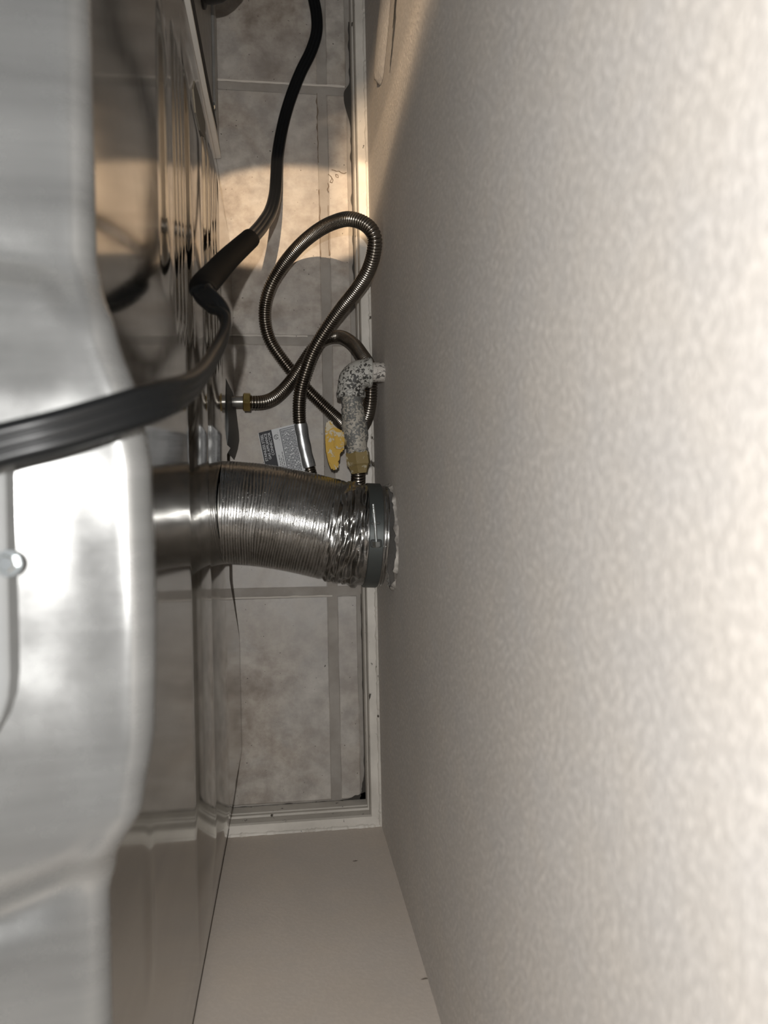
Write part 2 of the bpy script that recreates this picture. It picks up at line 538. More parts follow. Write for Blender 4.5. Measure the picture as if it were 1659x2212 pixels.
# baseboards: stepped moulding profile
prof = [(0.0143, -0.002), (0.0143, 0.020), (0.0130, 0.0215), (0.0130, 0.0240), (0.0143, 0.0255), (0.0143, 0.0300), (0.0122, 0.0318), (0.0122, 0.0350), (0.0132, 0.0362),
        (0.0132, 0.0500), (0.0120, 0.0535), (0.0, 0.0550)]
def baseboard(name, along, n, label):
    bm = bmesh.new(); rings = []
    for k in range(n + 1):
        t = k / n
        rr = []
        for j, (d, z) in enumerate(prof):
            wv = 0.0006 * noise.noise(Vector((t * 40, j * 0.3, 1.7 if along == 'y' else 8.1))) if j >= 10 else 0
            if along == 'y': p = (XW - d, YE + 0.0 + (1.35 - YE) * t, z + wv)
            else: p = (-0.6 + (XW + 0.6) * t, YE + d, z + wv)
            rr.append(bm.verts.new(p))
        rings.append(rr)
    for r, q in zip(rings, rings[1:]):
        for k in range(len(prof) - 1): bm.faces.new((r[k], r[k + 1], q[k + 1], q[k]))
    return tag(obj(name, bm, base_m), label, kind='structure')
baseboard('baseboard_right', 'y', 160, 'chipped off-white stepped baseboard along the right wall')
baseboard('baseboard_bottom', 'x', 90, 'chipped off-white stepped baseboard along the end wall')
# ragged bead of caulk on top of each baseboard
def caulk_bead(pts, nrm, label):
    bm = bmesh.new(); P = [Vector(p) for p in pts]
    T, N = frames(P)
    L = []
    for i, p in enumerate(P):
        w = 0.0022 + 0.0016 * noise.noise(Vector((i * 0.23, nrm[0] * 3, 0))) + 0.0012 * noise.noise(Vector((i * 0.9, 4, 0)))
        w = max(w, 0.0004)
        L.append([bm.verts.new(p - Vector(nrm) * 0.0004 + Vector((0, 0, w))), bm.verts.new(p + Vector(nrm) * w * 0.9 + Vector((0, 0, w * 0.45))), bm.verts.new(p + Vector(nrm) * (w + 0.001) + Vector((0, 0, -0.0004)))])
    for a, b in zip(L, L[1:]):
        for k in range(2): bm.faces.new((a[k], b[k], b[k + 1], a[k + 1]))
    return bm
bm = caulk_bead([(XW, YE + 1.3 * k / 420, 0.055) for k in range(421)], (-1, 0, 0), '')
tag(obj('caulk_bead', bm, base_m, wallr), 'ragged painted bead of caulk above the right baseboard')
bm = caulk_bead([(-0.3 + (XW + 0.3) * k / 160, YE, 0.055) for k in range(161)], (0, 1, 0), '')
tag(obj('caulk_bead', bm, base_m, walle), 'ragged painted bead of caulk above the end baseboard')

# blistered flap of wall paint hanging above the baseboard
bm = bmesh.new()
cl = [(0.560, 0.300), (0.520, 0.262), (0.497, 0.232), (0.484, 0.208), (0.474, 0.190), (0.466, 0.176)]
nn = 28; L = []
for k in range(nn + 1):
    t = k / nn
    y = interp([(i / 5, c[0]) for i, c in enumerate(cl)], t); z = interp([(i / 5, c[1]) for i, c in enumerate(cl)], t)
    wd = 0.036 * math.sqrt(max(0.0, 1 - max(0.0, (t - 0.62) / 0.38) ** 2)) + 0.0004
    dirv = Vector((0, -0.094, -0.124)).normalized(); sd = Vector((0, dirv.z, -dirv.y))
    row = []
    for j in range(9):
        s_ = -1 + 2 * j / 8
        h = 0.0055 * (1 - s_ * s_) * sstep(-0.2, 0.5, t) * (1.0 if t < 0.93 else 0.8)
        p = Vector((XW - 0.0003 - h, y, z)) + sd * wd * s_
        row.append(bm.verts.new(p))
    L.append(row)
for a, b in zip(L, L[1:]):
    for j in range(8): bm.faces.new((a[j], b[j], b[j + 1], a[j + 1]))
bm.faces.new(L[-1])
tag(obj('paint_blister', bm, wall_m, wallr, True), 'bulging drip of loose wall paint near the top')
scr_m = Mat('bare_grey_plaster', (0.13, 0.125, 0.115), 0.9).m
bm = bmesh.new()
for (y, z, ry, rz) in ((0.470, 0.318, 0.013, 0.030), (0.448, 0.296, 0.011, 0.022), (0.432, 0.272, 0.005, 0.010)):
    vs = []
    for k in range(14):
        a = 2 * math.pi * k / 14; q = random.uniform(0.65, 1.2)
        vs.append(bm.verts.new((XW - 0.0006, y + ry * q * math.cos(a) + 0.5 * rz * math.sin(a), z + rz * q * math.sin(a) + 0.5 * ry * math.cos(a))))
    bm.faces.new(vs)
tag(obj('scraped_patch', bm, scr_m, wallr), 'dark scraped patches where wall paint is missing')
# small scuffs on the end wall
bm = bmesh.new()
for (x, z, rx, rz) in ((0.0665, 0.145, 0.003, 0.0012), (0.105, 0.37, 0.004, 0.0012)):
    vs = []
    for k in range(9):
        a = 2 * math.pi * k / 9; q = random.uniform(0.6, 1.2)
        vs.append(bm.verts.new((x + rx * q * math.cos(a), YE + 0.0004, z + rz * q * math.sin(a))))
    bm.faces.new(vs)
tag(obj('scuff', bm, Mat('brown_scuff', (0.17, 0.14, 0.11), 0.9).m, walle), 'small brown scuffs')

# ------------------------------------------------------------------ dryer
dryer = empty('dryer', (-0.4, 0.0, 0.0), 'silver clothes dryer seen from behind, glossy ribbed back with bulging rear cover', 'dryer')
YD0, YD1 = -0.378, 0.436

def foot_x(y):
    return interp([(-0.378, -0.0785), (-0.335, -0.0715), (-0.295, -0.0640), (0.335, -0.0640), (0.385, -0.0715), (0.405, -0.0765), (0.44, -0.0785)], y)
def panel_x(y, z):
    f = foot_x(y)
    back = -0.0785
    # two convex steps leaning back to the upper sheet
    def scallop(z0, z1, drop, zz):
        t = min(max((zz - z0) / (z1 - z0), 0), 1)
        return drop * t * t
    k = max(0.0, (f - back) / 0.0160)
    d = scallop(0.20, 0.285, 0.0075, z) + scallop(0.285, 0.365, 0.0085, z)
    x = f - d * k
    if z > 0.365: x = back * min(1, k * 99) if k > 0 else f
    if k <= 0: x = f
    # ribs towards the washer side, shaped to break the reflections into narrow stripes
    rib = sstep(0.13, 0.165, y) * sstep(0.375, 0.355, y)
    if rib > 0:
        for (za, zb, nr, am) in ((0.20, 0.285, 5, 0.0011), (0.34, 0.42, 4, 0.0016)):
            if za < z < zb:
                ph = ((z - za) / (zb - za) * nr) % 1.0
                x += rib * am * math.sin(math.pi * ph) ** 0.8
    # long bead at mid height
    for (y0, y1, zc, hw, am) in ((0.15, 0.36, 0.462, 0.022, 0.0030), (-0.262, -0.165, 0.572, 0.014, 0.0015)):
        e = sstep(y0, y0 + 0.03, y) * sstep(y1, y1 - 0.05, y)
        t = (z - zc) / hw
        if abs(t) < 1: x += e * am * (1 - t * t)
    return x
bm = bmesh.new()
ys = [YD0 + (YD1 - YD0) * k / 200 for k in range(201)]
def z_bot(y):
    if y > 0: return 0.012 + 0.143 * (1 - min(max((y - 0.066) / 0.030, 0), 1))
    return 0.012 + 0.143 * (1 - min(max((-0.070 - y) / 0.085, 0), 1))
zs = [0.012, 0.03, 0.06, 0.09, 0.12, 0.155, 0.18, 0.195] + [0.20 + 0.0026 * k for k in range(1, 90)] + [0.44 + 0.006 * k for k in range(36)] + [0.668]
zs = sorted(set(round(z, 4) for z in zs))
G = {}
for i, y in enumerate(ys):
    for j, z in enumerate(zs):
        zz = z if z >= 0.195 else z_bot(y) + (z - 0.012) * (0.195 - z_bot(y)) / 0.183
        G[i, j] = bm.verts.new((panel_x(y, zz), y, zz))
for i in range(len(ys) - 1):
    for j in range(len(zs) - 1):
        q = [(i, j), (i + 1, j), (i + 1, j + 1), (i, j + 1)]
        if all(k in G for k in q): bm.faces.new([G[k] for k in q])
obj('back_panel', bm, panel_m, dryer, True, 14)
# dark seam line where the sheet ends at the corner
bm = bmesh.new(); box(bm, -0.0815, -0.0783, YD0 - 0.0016, YD0 - 0.0003, 0.02, 0.66)
obj('corner_seam', bm, Mat('brown_seam', (0.05, 0.04, 0.03), 0.8).m, dryer)
# cabinet body
bm = bmesh.new(); box(bm, -0.74, -0.084, YD0 - 0.002, YD1 - 0.002, 0.03, 0.655, 0.004)
obj('cabinet', bm, body_m, dryer)

# rear shoulder with the stamped bulge
def rim_x(y):
    return interp([(-0.156, -0.0775), (-0.14, -0.0735), (-0.118, -0.0615), (-0.085, -0.0560), (-0.04, -0.0545), (0.02, -0.0555), (0.046, -0.0590), (0.075, -0.0680), (0.098, -0.0755), (0.108, -0.0775)], y)
def bulge_edges(xx):
    return (0.100 - 0.10 * max(0.0, xx + 0.13) - 1.15 * max(0.0, xx + 0.088),
            -0.150 + 0.28 * max(0.0, xx + 0.12) + 0.9 * max(0.0, xx + 0.082))
def bulge(y, xx):
    # plateau height of the stamped dome; its outline runs parallel to the rim
    a, b = bulge_edges(xx)
    return sstep(a + 0.009, a - 0.010, y) * sstep(b - 0.010, b + 0.011, y)
bm = bmesh.new()
R = 0.011
ys = [-0.38 + 0.82 * k / 230 for k in range(231)]
rings = []
for y in ys:
    rx = rim_x(y)
    row = []
    bl = bulge(y, rx - R)
    # skirt from below, rounded edge, sloping top
    pr = []
    pr.append((min(rx - 0.006, -0.0800), 0.650))
    pr.append((rx - 0.0012, 0.660 + 0.004 * bl))
    for k in range(9):
        a = math.pi / 2 * k / 8
        pr.append((rx - R + R * math.cos(a), 0.675 - R + 0.010 * bl + R * math.sin(a)))
    x = rx - R
    for k in range(1, 41):
        xx = rx - R - 0.0022 * k - 0.00045 * k * k * (0.3)
        dist = rx - R - xx
        b2 = bulge(y, xx)
        zz = 0.675 + 0.010 * (bl + (b2 - bl) * sstep(0.0, 0.012, dist)) + 0.02 * dist + 2.6 * dist * dist
        # shallow valley that outlines the dome
        y1c, y2c = bulge_edges(xx)
        y1c += 0.008; y2c -= 0.009
        v1 = math.exp(-((y - y1c) / 0.0075) ** 2) * sstep(0.000, 0.014, dist)
        v2 = math.exp(-((y - y2c) / 0.0090) ** 2) * sstep(0.000, 0.014, dist)
        zz -= 0.0010 * v1 + 0.0035 * v2
        # gentle dents in the sheet
        zz += 0.0012 * noise.noise(Vector((xx * 30, y * 22, 0.3))) * sstep(0, 0.02, dist) * (0.35 + bl)
        pr.append((xx, zz))
    rings.append([bm.verts.new((a, y, b)) for a, b in pr])
for r, q in zip(rings, rings[1:]):
    for k in range(len(r) - 1): bm.faces.new((r[k], r[k + 1], q[k + 1], q[k]))
tag(obj('rear_cover', bm, shoul_m, dryer, True), 'satin silver rear cover with a stamped bulge')

# terminal cover plate at far left, with its screw
def plate_outline(x0, ya, yb, rad):
    pts = []
    pts.append((x0, yb))
    pts += [(-0.30, yb), (-0.30, ya)]
    for k in range(9):
        a = math.pi / 2 * k / 8
        pts.append((x0 - rad + rad * math.sin(a), ya + rad - rad * math.cos(a)))
    return pts
bm = bmesh.new()
out = plate_outline(-0.1035, -0.098, 0.034, 0.040)
lo = [bm.verts.new((x, y, 0.688)) for x, y in out]
mid = [bm.verts.new((x, y, 0.7000)) for x, y in out]
hi = [bm.verts.new((x - 0.0015, y * 0.99, 0.7012)) for x, y in out]
m = len(out)
for r, q in ((lo, mid), (mid, hi)):
    for k in range(m): bm.faces.new((r[k], r[(k + 1) % m], q[(k + 1) % m], q[k]))
bm.faces.new(hi); bm.faces.new(lo)
plate = obj('terminal_cover', bm, cover_m, dryer, True, 30)
bm = bmesh.new()
c = (-0.1025, -0.0160, 0.7008)
lathe(bm, [(0, 0.0046), (0.0008, 0.0047), (0.0010, 0.0036), (0.0034, 0.0036), (0.0042, 0.0028), (0.0042, 0)], c, (0, 0, 1), 6)
lathe(bm, [(0, 0.0050), (0.0011, 0.0049), (0.0011, 0)], c, (0, 0, 1), 24)
obj('screw', bm, screw_m, plate, True, 30)

# dark bracket under the gas inlet, gas inlet stub
bm = bmesh.new()
prf = [(0.0, 0.165), (0.0, 0.070), (0.002, 0.075), (0.0048, 0.084), (0.0068, 0.095), (0.0066, 0.105), (0.0046, 0.125), (0.0026, 0.145), (0.0018, 0.165)]
lo = [bm.verts.new((-0.0665 + a, y, 0.004)) for a, y in prf]
hi = [bm.verts.new((-0.0665 + a * 0.45 + 0.0014, y, 0.150)) for a, y in prf]
for k in range(len(prf)): bm.faces.new((lo[k], lo[(k + 1) % len(prf)], hi[(k + 1) % len(prf)], hi[k]))
bm.faces.new(hi); bm.faces.new(lo)
obj('inlet_bracket', bm, bracket_m, dryer, True, 40)
bm = bmesh.new(); lathe(bm, [(0, 0.0066), (0.0355, 0.0066), (0.0355, 0.0)], (-0.0855, 0.134, 0.075), (1, 0, 0), 20)
tag(obj('gas_inlet_pipe', bm, pipe_grey_m, dryer, True, 40), 'grey gas inlet stub')
# dark hexagonal patch near the washer corner, painting the shade of a recess
bm = bmesh.new()
hexp = [(0.3705, 0.318), (0.388, 0.300), (0.390, 0.268), (0.378, 0.244), (0.350, 0.268), (0.343, 0.300), (0.350, 0.318)]
cyz = (sum(p[0] for p in hexp) / 7, sum(p[1] for p in hexp) / 7)
def hexring(k, d):
    return [bm.verts.new((panel_x(cyz[0] + (y - cyz[0]) * k, cyz[1] + (z - cyz[1]) * k) + d, cyz[0] + (y - cyz[0]) * k, cyz[1] + (z - cyz[1]) * k)) for y, z in hexp]
rr = [hexring(1.0, -0.0006), hexring(0.97, 0.0009), hexring(0.9, 0.0006)]
for a, b in zip(rr, rr[1:]):
    for k in range(7): bm.faces.new((a[k], a[(k + 1) % 7], b[(k + 1) % 7], b[k]))
bm.faces.new(rr[-1])
# exhaust collar that the duct slips over
bm2 = bmesh.new(); lathe(bm2, [(0, 0.0495), (0.018, 0.0495), (0.018, 0.047), (0, 0.047)], (-0.0835, 0.0029, 0.2), (1, 0, 0), 40)
obj('exhaust_collar', bm2, pipe_grey_m, dryer, True, 40)
for v in bm.verts: pass
for f in bm.faces: f.material_index = 0
hx = obj('recess_shade', bm, bracket_m, dryer)

# ------------------------------------------------------------------ washer
washer = empty('washer', (-0.4, 0.75, 0.0), 'dark grey washer back beyond the dryer, with pale sheet-metal corner edge', 'washer')
bm = bmesh.new(); box(bm, -0.72, -0.0865, 0.452, 1.15, 0.03, 0.92, 0.004)
obj('cabinet', bm, washer_m, washer)
bm = bmesh.new(); box(bm, -0.0864, -0.0795, 0.472, 1.15, 0.055, 0.90, 0.001)
obj('back_panel', bm, washer_m, washer)
bm = bmesh.new(); box(bm, -0.0862, -0.0768, 0.470, 1.15, 0.012, 0.040, 0.002)
obj('bottom_rail', bm, M_steel('grey_rail', (0.42, 0.41, 0.39), 0.35, 0.6), washer)
bm = bmesh.new(); box(bm, -0.0863, -0.0757, 0.4582, 0.4725, 0.05, 0.90)  # solid black bar, proud of the flange, standing in for the gap's shade
obj('corner_gap_shade', bm, dark_m, washer)
# pale folded flange down the corner, flaring into a bent tab
bm = bmesh.new(); L = []
for k in range(61):
    z = 0.006 + 0.90 * k / 60
    fl = sstep(0.16, 0.05, z)
    x = -0.0762 + 0.0012 * fl
    y0 = 0.4535; y1 = 0.4570 + 0.0035 * fl
    if z < 0.045: y1 = 0.4570 + 0.0035 * (z / 0.045)
    L.append([bm.verts.new(p) for p in ((x - 0.0085, y0 - 0.0012, z), (x, y0, z), (x, y1, z), (x - 0.0035, y1, z))])
for a, b in zip(L, L[1:]):
    for k in range(3): bm.faces.new((a[k], a[k + 1], b[k + 1], b[k]))
tag(obj('corner_flange', bm, flange_m, washer), 'pale folded metal edge')
bm = bmesh.new(); lathe(bm, [(0, 0.0042), (0.003, 0.0042), (0.0042, 0.003), (0.0042, 0)], (-0.0800, 0.487, 0.068), (1, 0, 0), 6)
lathe(bm, [(0, 0.0055), (0.0012, 0.0055), (0.0012, 0)], (-0.0800, 0.487, 0.068), (1, 0, 0), 20)
obj('screw', bm, screw_m, washer, True, 30)
bm = bmesh.new()
lathe(bm, [(-0.004, 0.048), (0.003, 0.048), (0.004, 0.0455), (0.0045, 0.043), (0.012, 0.043), (0.022, 0.0405), (0.031, 0.035), (0.040, 0.026), (0.046, 0.014), (0.048, 0.0)], (-0.0800, 0.5870, 0.178), (1, 0, 0), 40)
tag(obj('drain_outlet', bm, rubber_m, washer, True, 35), 'round black rubber outlet')

# ------------------------------------------------------------------ exhaust duct
duct = empty('exhaust_duct', (0.02, -0.01, 0.2), 'crinkled silver foil exhaust duct joining the dryer back to the wall', 'duct')
axis = [(-0.0652, 0.0030, 0.2), (-0.0619, 0.0029, 0.2), (-0.0293, -0.0002, 0.2), (0.0084, -0.0077, 0.2), (0.0369, -0.015, 0.2), (0.0656, -0.0215, 0.2), (0.0777, -0.0235, 0.2), (0.0990, -0.0250, 0.2)]
A = resample(catmull(axis, 12), 0.00072)
bm = bmesh.new()
NS = 120
T, N = frames(A)
rings = []
for i, p in enumerate(A):
    B = T[i].cross(N[i])
    crumple = sstep(0.030, 0.058, p.x) * sstep(0.081, 0.074, p.x)
    endc = sstep(0.093, 0.097, p.x)
    ring = []
    for k in range(NS):
        t = 2 * math.pi * k / NS
        dirv = N[i] * math.cos(t) + B * math.sin(t)
        ph = i * 0.00072 / 0.0028 + 0.7 * noise.noise(Vector((p.x * 60, math.cos(t) * 1.3, math.sin(t) * 1.3)))
        f = 0.0524
        squash = (0.00014 + 0.00040 * max(0.0, noise.noise(Vector((i * 0.11, 0.4, 1.0))))) * math.sin(2 * math.pi * ph) * (1 - 0.5 * crumple)
        n1 = noise.noise(Vector((p.x * 260, math.cos(t) * 5, math.sin(t) * 5)))
        n2 = noise.noise(Vector((p.x * 110, math.cos(t) * 3.1 + 9, math.sin(t) * 3.1)))
        f += squash + 0.00018 * n1 + crumple * (0.0032 * n2 + 0.0024 * n1 + 0.0035 * max(0.0, -dirv.y - 0.75) * 4 * max(0.0, n1 + 0.1))
        f += 0.0014 * n2 * endc
        if 0.0755 < p.x < 0.0955: f = min(f, 0.0522)
        ring.append(bm.verts.new(p + dirv * f))
    rings.append(ring)
for r, q in zip(rings, rings[1:]):
    for k in range(NS): bm.faces.new((r[k], r[(k + 1) % NS], q[(k + 1) % NS], q[k]))
obj('foil_hose', bm, foil_m, duct, True, 60)
# dark clamp band with its worm screw
cc = Vector((0.0855, -0.0240, 0.2))
bm = bmesh.new()
lathe(bm, [(-0.0072, 0.0525), (-0.0072, 0.0538), (-0.0066, 0.0544), (0.0066, 0.0544), (0.0072, 0.0538), (0.0072, 0.0525)], cc, (1, -0.06, 0), 72)
band = tag(obj('clamp_band', bm, clamp_m, duct, True, 40), 'dark grey worm-drive clamp band')
bm = bmesh.new()
Pth = [Vector((0.0832, 0.0075, 0.2478)), Vector((0.0836, -0.0100, 0.2570)), Vector((0.0845, -0.0300, 0.2575))]
Pth = resample(catmull(Pth, 20), 0.00035)
sweep(bm, Pth, circ(0.0015, 10), scale=lambda i: 1.0 + 0.22 * math.sin(i * 0.00035 / 0.0012 * 2 * math.pi))
tag(obj('worm_screw', bm, screw_m, band, True), 'threaded steel clamp screw')
bm = bmesh.new()
lathe(bm, [(0, 0.0042), (0.0045, 0.0042), (0.0055, 0.0032), (0.0055, 0)], (0.0846, -0.0285, 0.2578), (0.03, -1, -0.1), 6)
obj('screw_head', bm, screw_m, band, True, 30)
bm = bmesh.new(); box(bm, 0.0790, 0.0905, -0.0345, -0.0265, 0.2520, 0.2568, 0.0018)
box(bm, 0.0800, 0.0890, -0.012, -0.0095, 0.2535, 0.2570, 0.0008)
obj('screw_housing', bm, bracket_m, band)
# caulk ring where the duct meets the wall
bm = bmesh.new(); NS = 90; L = []
for k in range(NS):
    t = 2 * math.pi * k / NS
    c2, s2_ = math.cos(t), math.sin(t)
    n1 = noise.noise(Vector((c2 * 3, s2_ * 3, 0))); n2 = noise.noise(Vector((c2 * 9, s2_ * 9, 4)))
    ri = 0.0515; ro_ = 0.0545 + 0.003 * n1 + 0.004 * n2 + 0.004 * max(0.0, -c2 - 0.55)
    hh = 0.0030 + 0.003 * n1 + 0.0028 * n2
    row = []
    for (rr, xx) in ((ri, -0.0005), (ri + 0.001, -hh), (0.5 * (ri + ro_), -hh * 0.95), (ro_ - 0.0015, -hh * 0.5), (ro_, 0.0004)):
        row.append(bm.verts.new((XW + xx - 0.0002, -0.0255 + rr * c2, 0.2 + rr * s2_)))
    L.append(row)
for k in range(NS):
    a, b = L[k], L[(k + 1) % NS]
    for j in range(4): bm.faces.new((a[j], b[j], b[j + 1], a[j + 1]))
tag(obj('caulk_ring', bm, caulk_m, wallr, True), 'rough off-white caulk ring around the duct mouth')

# ------------------------------------------------------------------ gas pipe with valve
ZV = 0.170
gas = empty('gas_valve', (0.075, 0.1, ZV), 'paint-spattered gas elbow and shutoff valve with yellow handle, fixed to the wall', 'valve')
bm = bmesh.new(); lathe(bm, [(0, 0.0105), (0.031, 0.0105), (0.031, 0)], (XW, 0.1520, ZV), (-1, 0, 0), 28)
obj('wall_stub', bm, M_paintpipe('overpainted_stub', (0.07, 0.065, 0.06), (0.42, 0.39, 0.355), 0.36, 0.40), gas, True, 40)
bm = bmesh.new()
el = [(0.0935, 0.1515, ZV), (0.0925, 0.1515, ZV), (0.0895, 0.1515, ZV), (0.0885, 0.1515, ZV), (0.0840, 0.1510, ZV), (0.0775, 0.1485, ZV), (0.0725, 0.1430, ZV), (0.0705, 0.1360, ZV), (0.0702, 0.1310, ZV), (0.0702, 0.1300, ZV), (0.0703, 0.1250, ZV), (0.0703, 0.1240, ZV)]
rad = [0.0150, 0.0162, 0.0165, 0.0150, 0.0150, 0.0158, 0.0158, 0.0148, 0.0148, 0.0160, 0.0160, 0.0148]
E_ = []; RR = []
for i in range(len(el) - 1):
    for k in range(4):
        t = k / 4
        E_.append(Vector(el[i]).lerp(Vector(el[i + 1]), t)); RR.append(rad[i] * (1 - t) + rad[i + 1] * t)
E_.append(Vector(el[-1])); RR.append(rad[-1])
E2 = smooth_pts(E_, 4)
sweep(bm, E2, circ(1.0, 32), scale=lambda i: RR[i])
obj('elbow', bm, elbow_m, gas, True, 50)
vdir = Vector((0.0062, -0.0660, 0.0)).normalized()
v0 = Vector((0.0703, 0.1260, ZV))
bm = bmesh.new()
lathe(bm, [(0, 0.0112), (0.012, 0.0112), (0.0125, 0.0122), (0.026, 0.0128), (0.030, 0.0140), (0.044, 0.0140), (0.050, 0.0118), (0.056, 0.0112), (0.058, 0.0122), (0.062, 0.0122), (0.062, 0.0)], v0, vdir, 36)
obj('valve_body', bm, nipple_m, gas, True, 35)
bm = bmesh.new()
n0 = v0 + vdir * 0.060
lathe(bm, [(0, 0.0122), (0.002, 0.0138), (0.014, 0.0138), (0.016, 0.0122), (0.020, 0.0104), (0.024, 0.0092), (0.024, 0)], n0, vdir, 6)
obj('flare_nut', bm, nut_m, gas)
# yellow handle: curved bar with a hub, and its stem
def slab(bm, pts, z0, z1, bev=0.0012):
    lo = [bm.verts.new((x, y, z0)) for x, y in pts]; hi = [bm.verts.new((x, y, z1)) for x, y in pts]
    k = len(pts)
    f = [bm.faces.new([lo[i], lo[(i + 1) % k], hi[(i + 1) % k], hi[i]]) for i in range(k)]
    f += [bm.faces.new(hi), bm.faces.new(lo[::-1])]
    bmesh.ops.bevel(bm, geom=list(set(e for q in f for e in q.edges)), offset=bev, segments=2, affect='EDGES')
bm = bmesh.new()
sc_ = (1 - 0.176) / (1 - 0.135)
hp = [(0.0452, 0.1035), (0.0518, 0.1045), (0.0525, 0.0965), (0.0562, 0.0938), (0.0640, 0.0925), (0.0650, 0.0810), (0.0640, 0.0695), (0.0580, 0.0680), (0.0572, 0.0600), (0.0580, 0.0575), (0.0575, 0.0495), (0.0500, 0.0480), (0.0465, 0.0560), (0.0438, 0.0690), (0.0432, 0.0830), (0.0436, 0.0960)]
slab(bm, [(x * sc_, y * sc_) for x, y in hp], ZV - 0.006, ZV + 0.007, 0.0015)
hd = tag(obj('handle', bm, yellow_m, gas), 'yellow wing handle spattered with wall paint')
bm = bmesh.new(); lathe(bm, [(0, 0.0062), (0.012, 0.0062), (0.012, 0)], (0.0520, 0.0785, ZV), (1, 0, 0), 18)
obj('handle_stem', bm, nut_m, gas, True, 40)
bm = bmesh.new()
slab(bm, [(x * sc_, y * sc_) for x, y in ((0.0530, 0.0905), (0.0632, 0.0900), (0.0634, 0.0715), (0.0530, 0.0720))], ZV + 0.0060, ZV + 0.0125, 0.0015)
obj('handle_hub', bm, yellow_m, hd)

# ------------------------------------------------------------------ gas hose
hose = empty('gas_hose', (0.03, 0.2, 0.0), 'looped corrugated stainless gas hose on the tiles with white paper tag', 'hose')
HP = [(-0.049, 0.134, 0.075), (-0.0392, 0.1334, 0.075), (-0.0258, 0.135, 0.068), (-0.011, 0.1436, 0.055), (0.008, 0.1657, 0.040), (0.023, 0.1893, 0.029), (0.0365, 0.2090, 0.025), (0.0515, 0.2205, 0.026), (0.0665, 0.2220, 0.034), (0.0805, 0.2080, 0.066),
      (0.0893, 0.1850, 0.104), (0.0955, 0.1640, 0.128), (0.0962, 0.1400, 0.130), (0.0950, 0.1190, 0.118), (0.0905, 0.1035, 0.090), (0.0838, 0.0975, 0.060), (0.0756, 0.1070, 0.032), (0.0640, 0.1215, 0.016),
      (0.0477, 0.1382, 0.011), (0.0285, 0.1579, 0.010), (0.0113, 0.1786, 0.010), (-0.0058, 0.2008, 0.012), (-0.0182, 0.2209, 0.014), (-0.0234, 0.2411, 0.02), (-0.0228, 0.2617, 0.026), (-0.0164, 0.2812, 0.035), (-0.0034, 0.3013, 0.045),
      (0.0164, 0.3175, 0.072), (0.0375, 0.3245, 0.108), (0.0570, 0.3230, 0.145), (0.0745, 0.3150, 0.177), (0.0890, 0.3050, 0.188), (0.0968, 0.2925, 0.192), (0.0970, 0.2780, 0.182), (0.0925, 0.2640, 0.162), (0.0815, 0.2510, 0.134),
      (0.0660, 0.2370, 0.106), (0.0485, 0.2165, 0.086), (0.0342, 0.1945, 0.074), (0.0245, 0.1705, 0.068), (0.0175, 0.1461, 0.062), (0.0159, 0.1185, 0.057), (0.0193, 0.0895, 0.053), (0.025, 0.0624, 0.050), (0.0336, 0.0339, 0.048), (0.0489, 0.0049, 0.052),
      (0.0640, -0.0045, 0.066), (0.0738, -0.0010, 0.092), (0.0768, 0.0110, 0.122), (0.0772, 0.0255, 0.150), (0.0769, 0.0350, 0.1625), (0.0766, 0.0420, 0.1680), (0.0762, 0.0500, 0.1700)]
P = smooth_pts(resample(catmull(HP, 14), 0.002), 6)
P = resample(catmull(P, 4), 0.00075)
bm = bmesh.new()
pit = 4
prof4 = (1.045, 1.0, 0.86, 1.0)
sweep(bm, P, circ(0.0078, 16), scale=lambda i: prof4[i % 4])
tube_o = obj('corrugated_tube', bm, hose_m, hose, True, 80)
bm = bmesh.new(); lathe(bm, [(0, 0.0100), (0.0008, 0.0116), (0.0080, 0.0116), (0.0088, 0.0100), (0.0088, 0)], (-0.0500, 0.1340, 0.075), (1, -0.03, -0.02), 6)
obj('brass_nut', bm, brass_m, hose)
# paper tag folded round the hose
ZT = 0.0595
bm = bmesh.new()
e0, e1, e2, e3 = Vector((-0.0337, 0.0985, ZT)), Vector((0.0100, 0.1090, ZT + 0.0018)), Vector((0.0185, 0.0515, ZT - 0.004)), Vector((-0.0237, 0.0420, ZT - 0.006))
ux = (e1 - e0); uy = (e3 - e0)      # across (left to right), along (top to bottom in the picture)
nz = uy.cross(ux).normalized()
if nz.z < 0: nz = -nz
def tp(a, b, h=0.0):
    return e0 + ux * a + uy * b + nz * h
def tquad(bm, a0, a1, b0, b1, h):
    bm.faces.new([bm.verts.new(tp(a, b, h)) for a, b in ((a0, b0), (a1, b0), (a1, b1), (a0, b1))])
def tbox(bm, a0, a1, b0, b1, h0, h1):
    lo = [bm.verts.new(tp(a, b, h0)) for a, b in ((a0, b0), (a1, b0), (a1, b1), (a0, b1))]
    hi = [bm.verts.new(tp(a, b, h1)) for a, b in ((a0, b0), (a1, b0), (a1, b1), (a0, b1))]
    for k in range(4): bm.faces.new((lo[k], lo[(k + 1) % 4], hi[(k + 1) % 4], hi[k]))
    bm.faces.new(hi); bm.faces.new(lo[::-1])
tbox(bm, 0, 1.05, 0, 1.0, -0.0004, 0.0)
paper = tag(obj('paper_tag', bm, tagw_m, hose), 'printed white paper tag with charcoal heading')
bm = bmesh.new(); tquad(bm, 0.012, 0.36, 0.0, 1.0, 0.00012)
obj('heading_panel', bm, tagd_m, paper)
bm = bmesh.new(); tquad(bm, 0.575, 0.60, 0.045, 1.0, 0.0001)
tquad(bm, 0.575, 0.985, 0.035, 0.05, 0.0001)
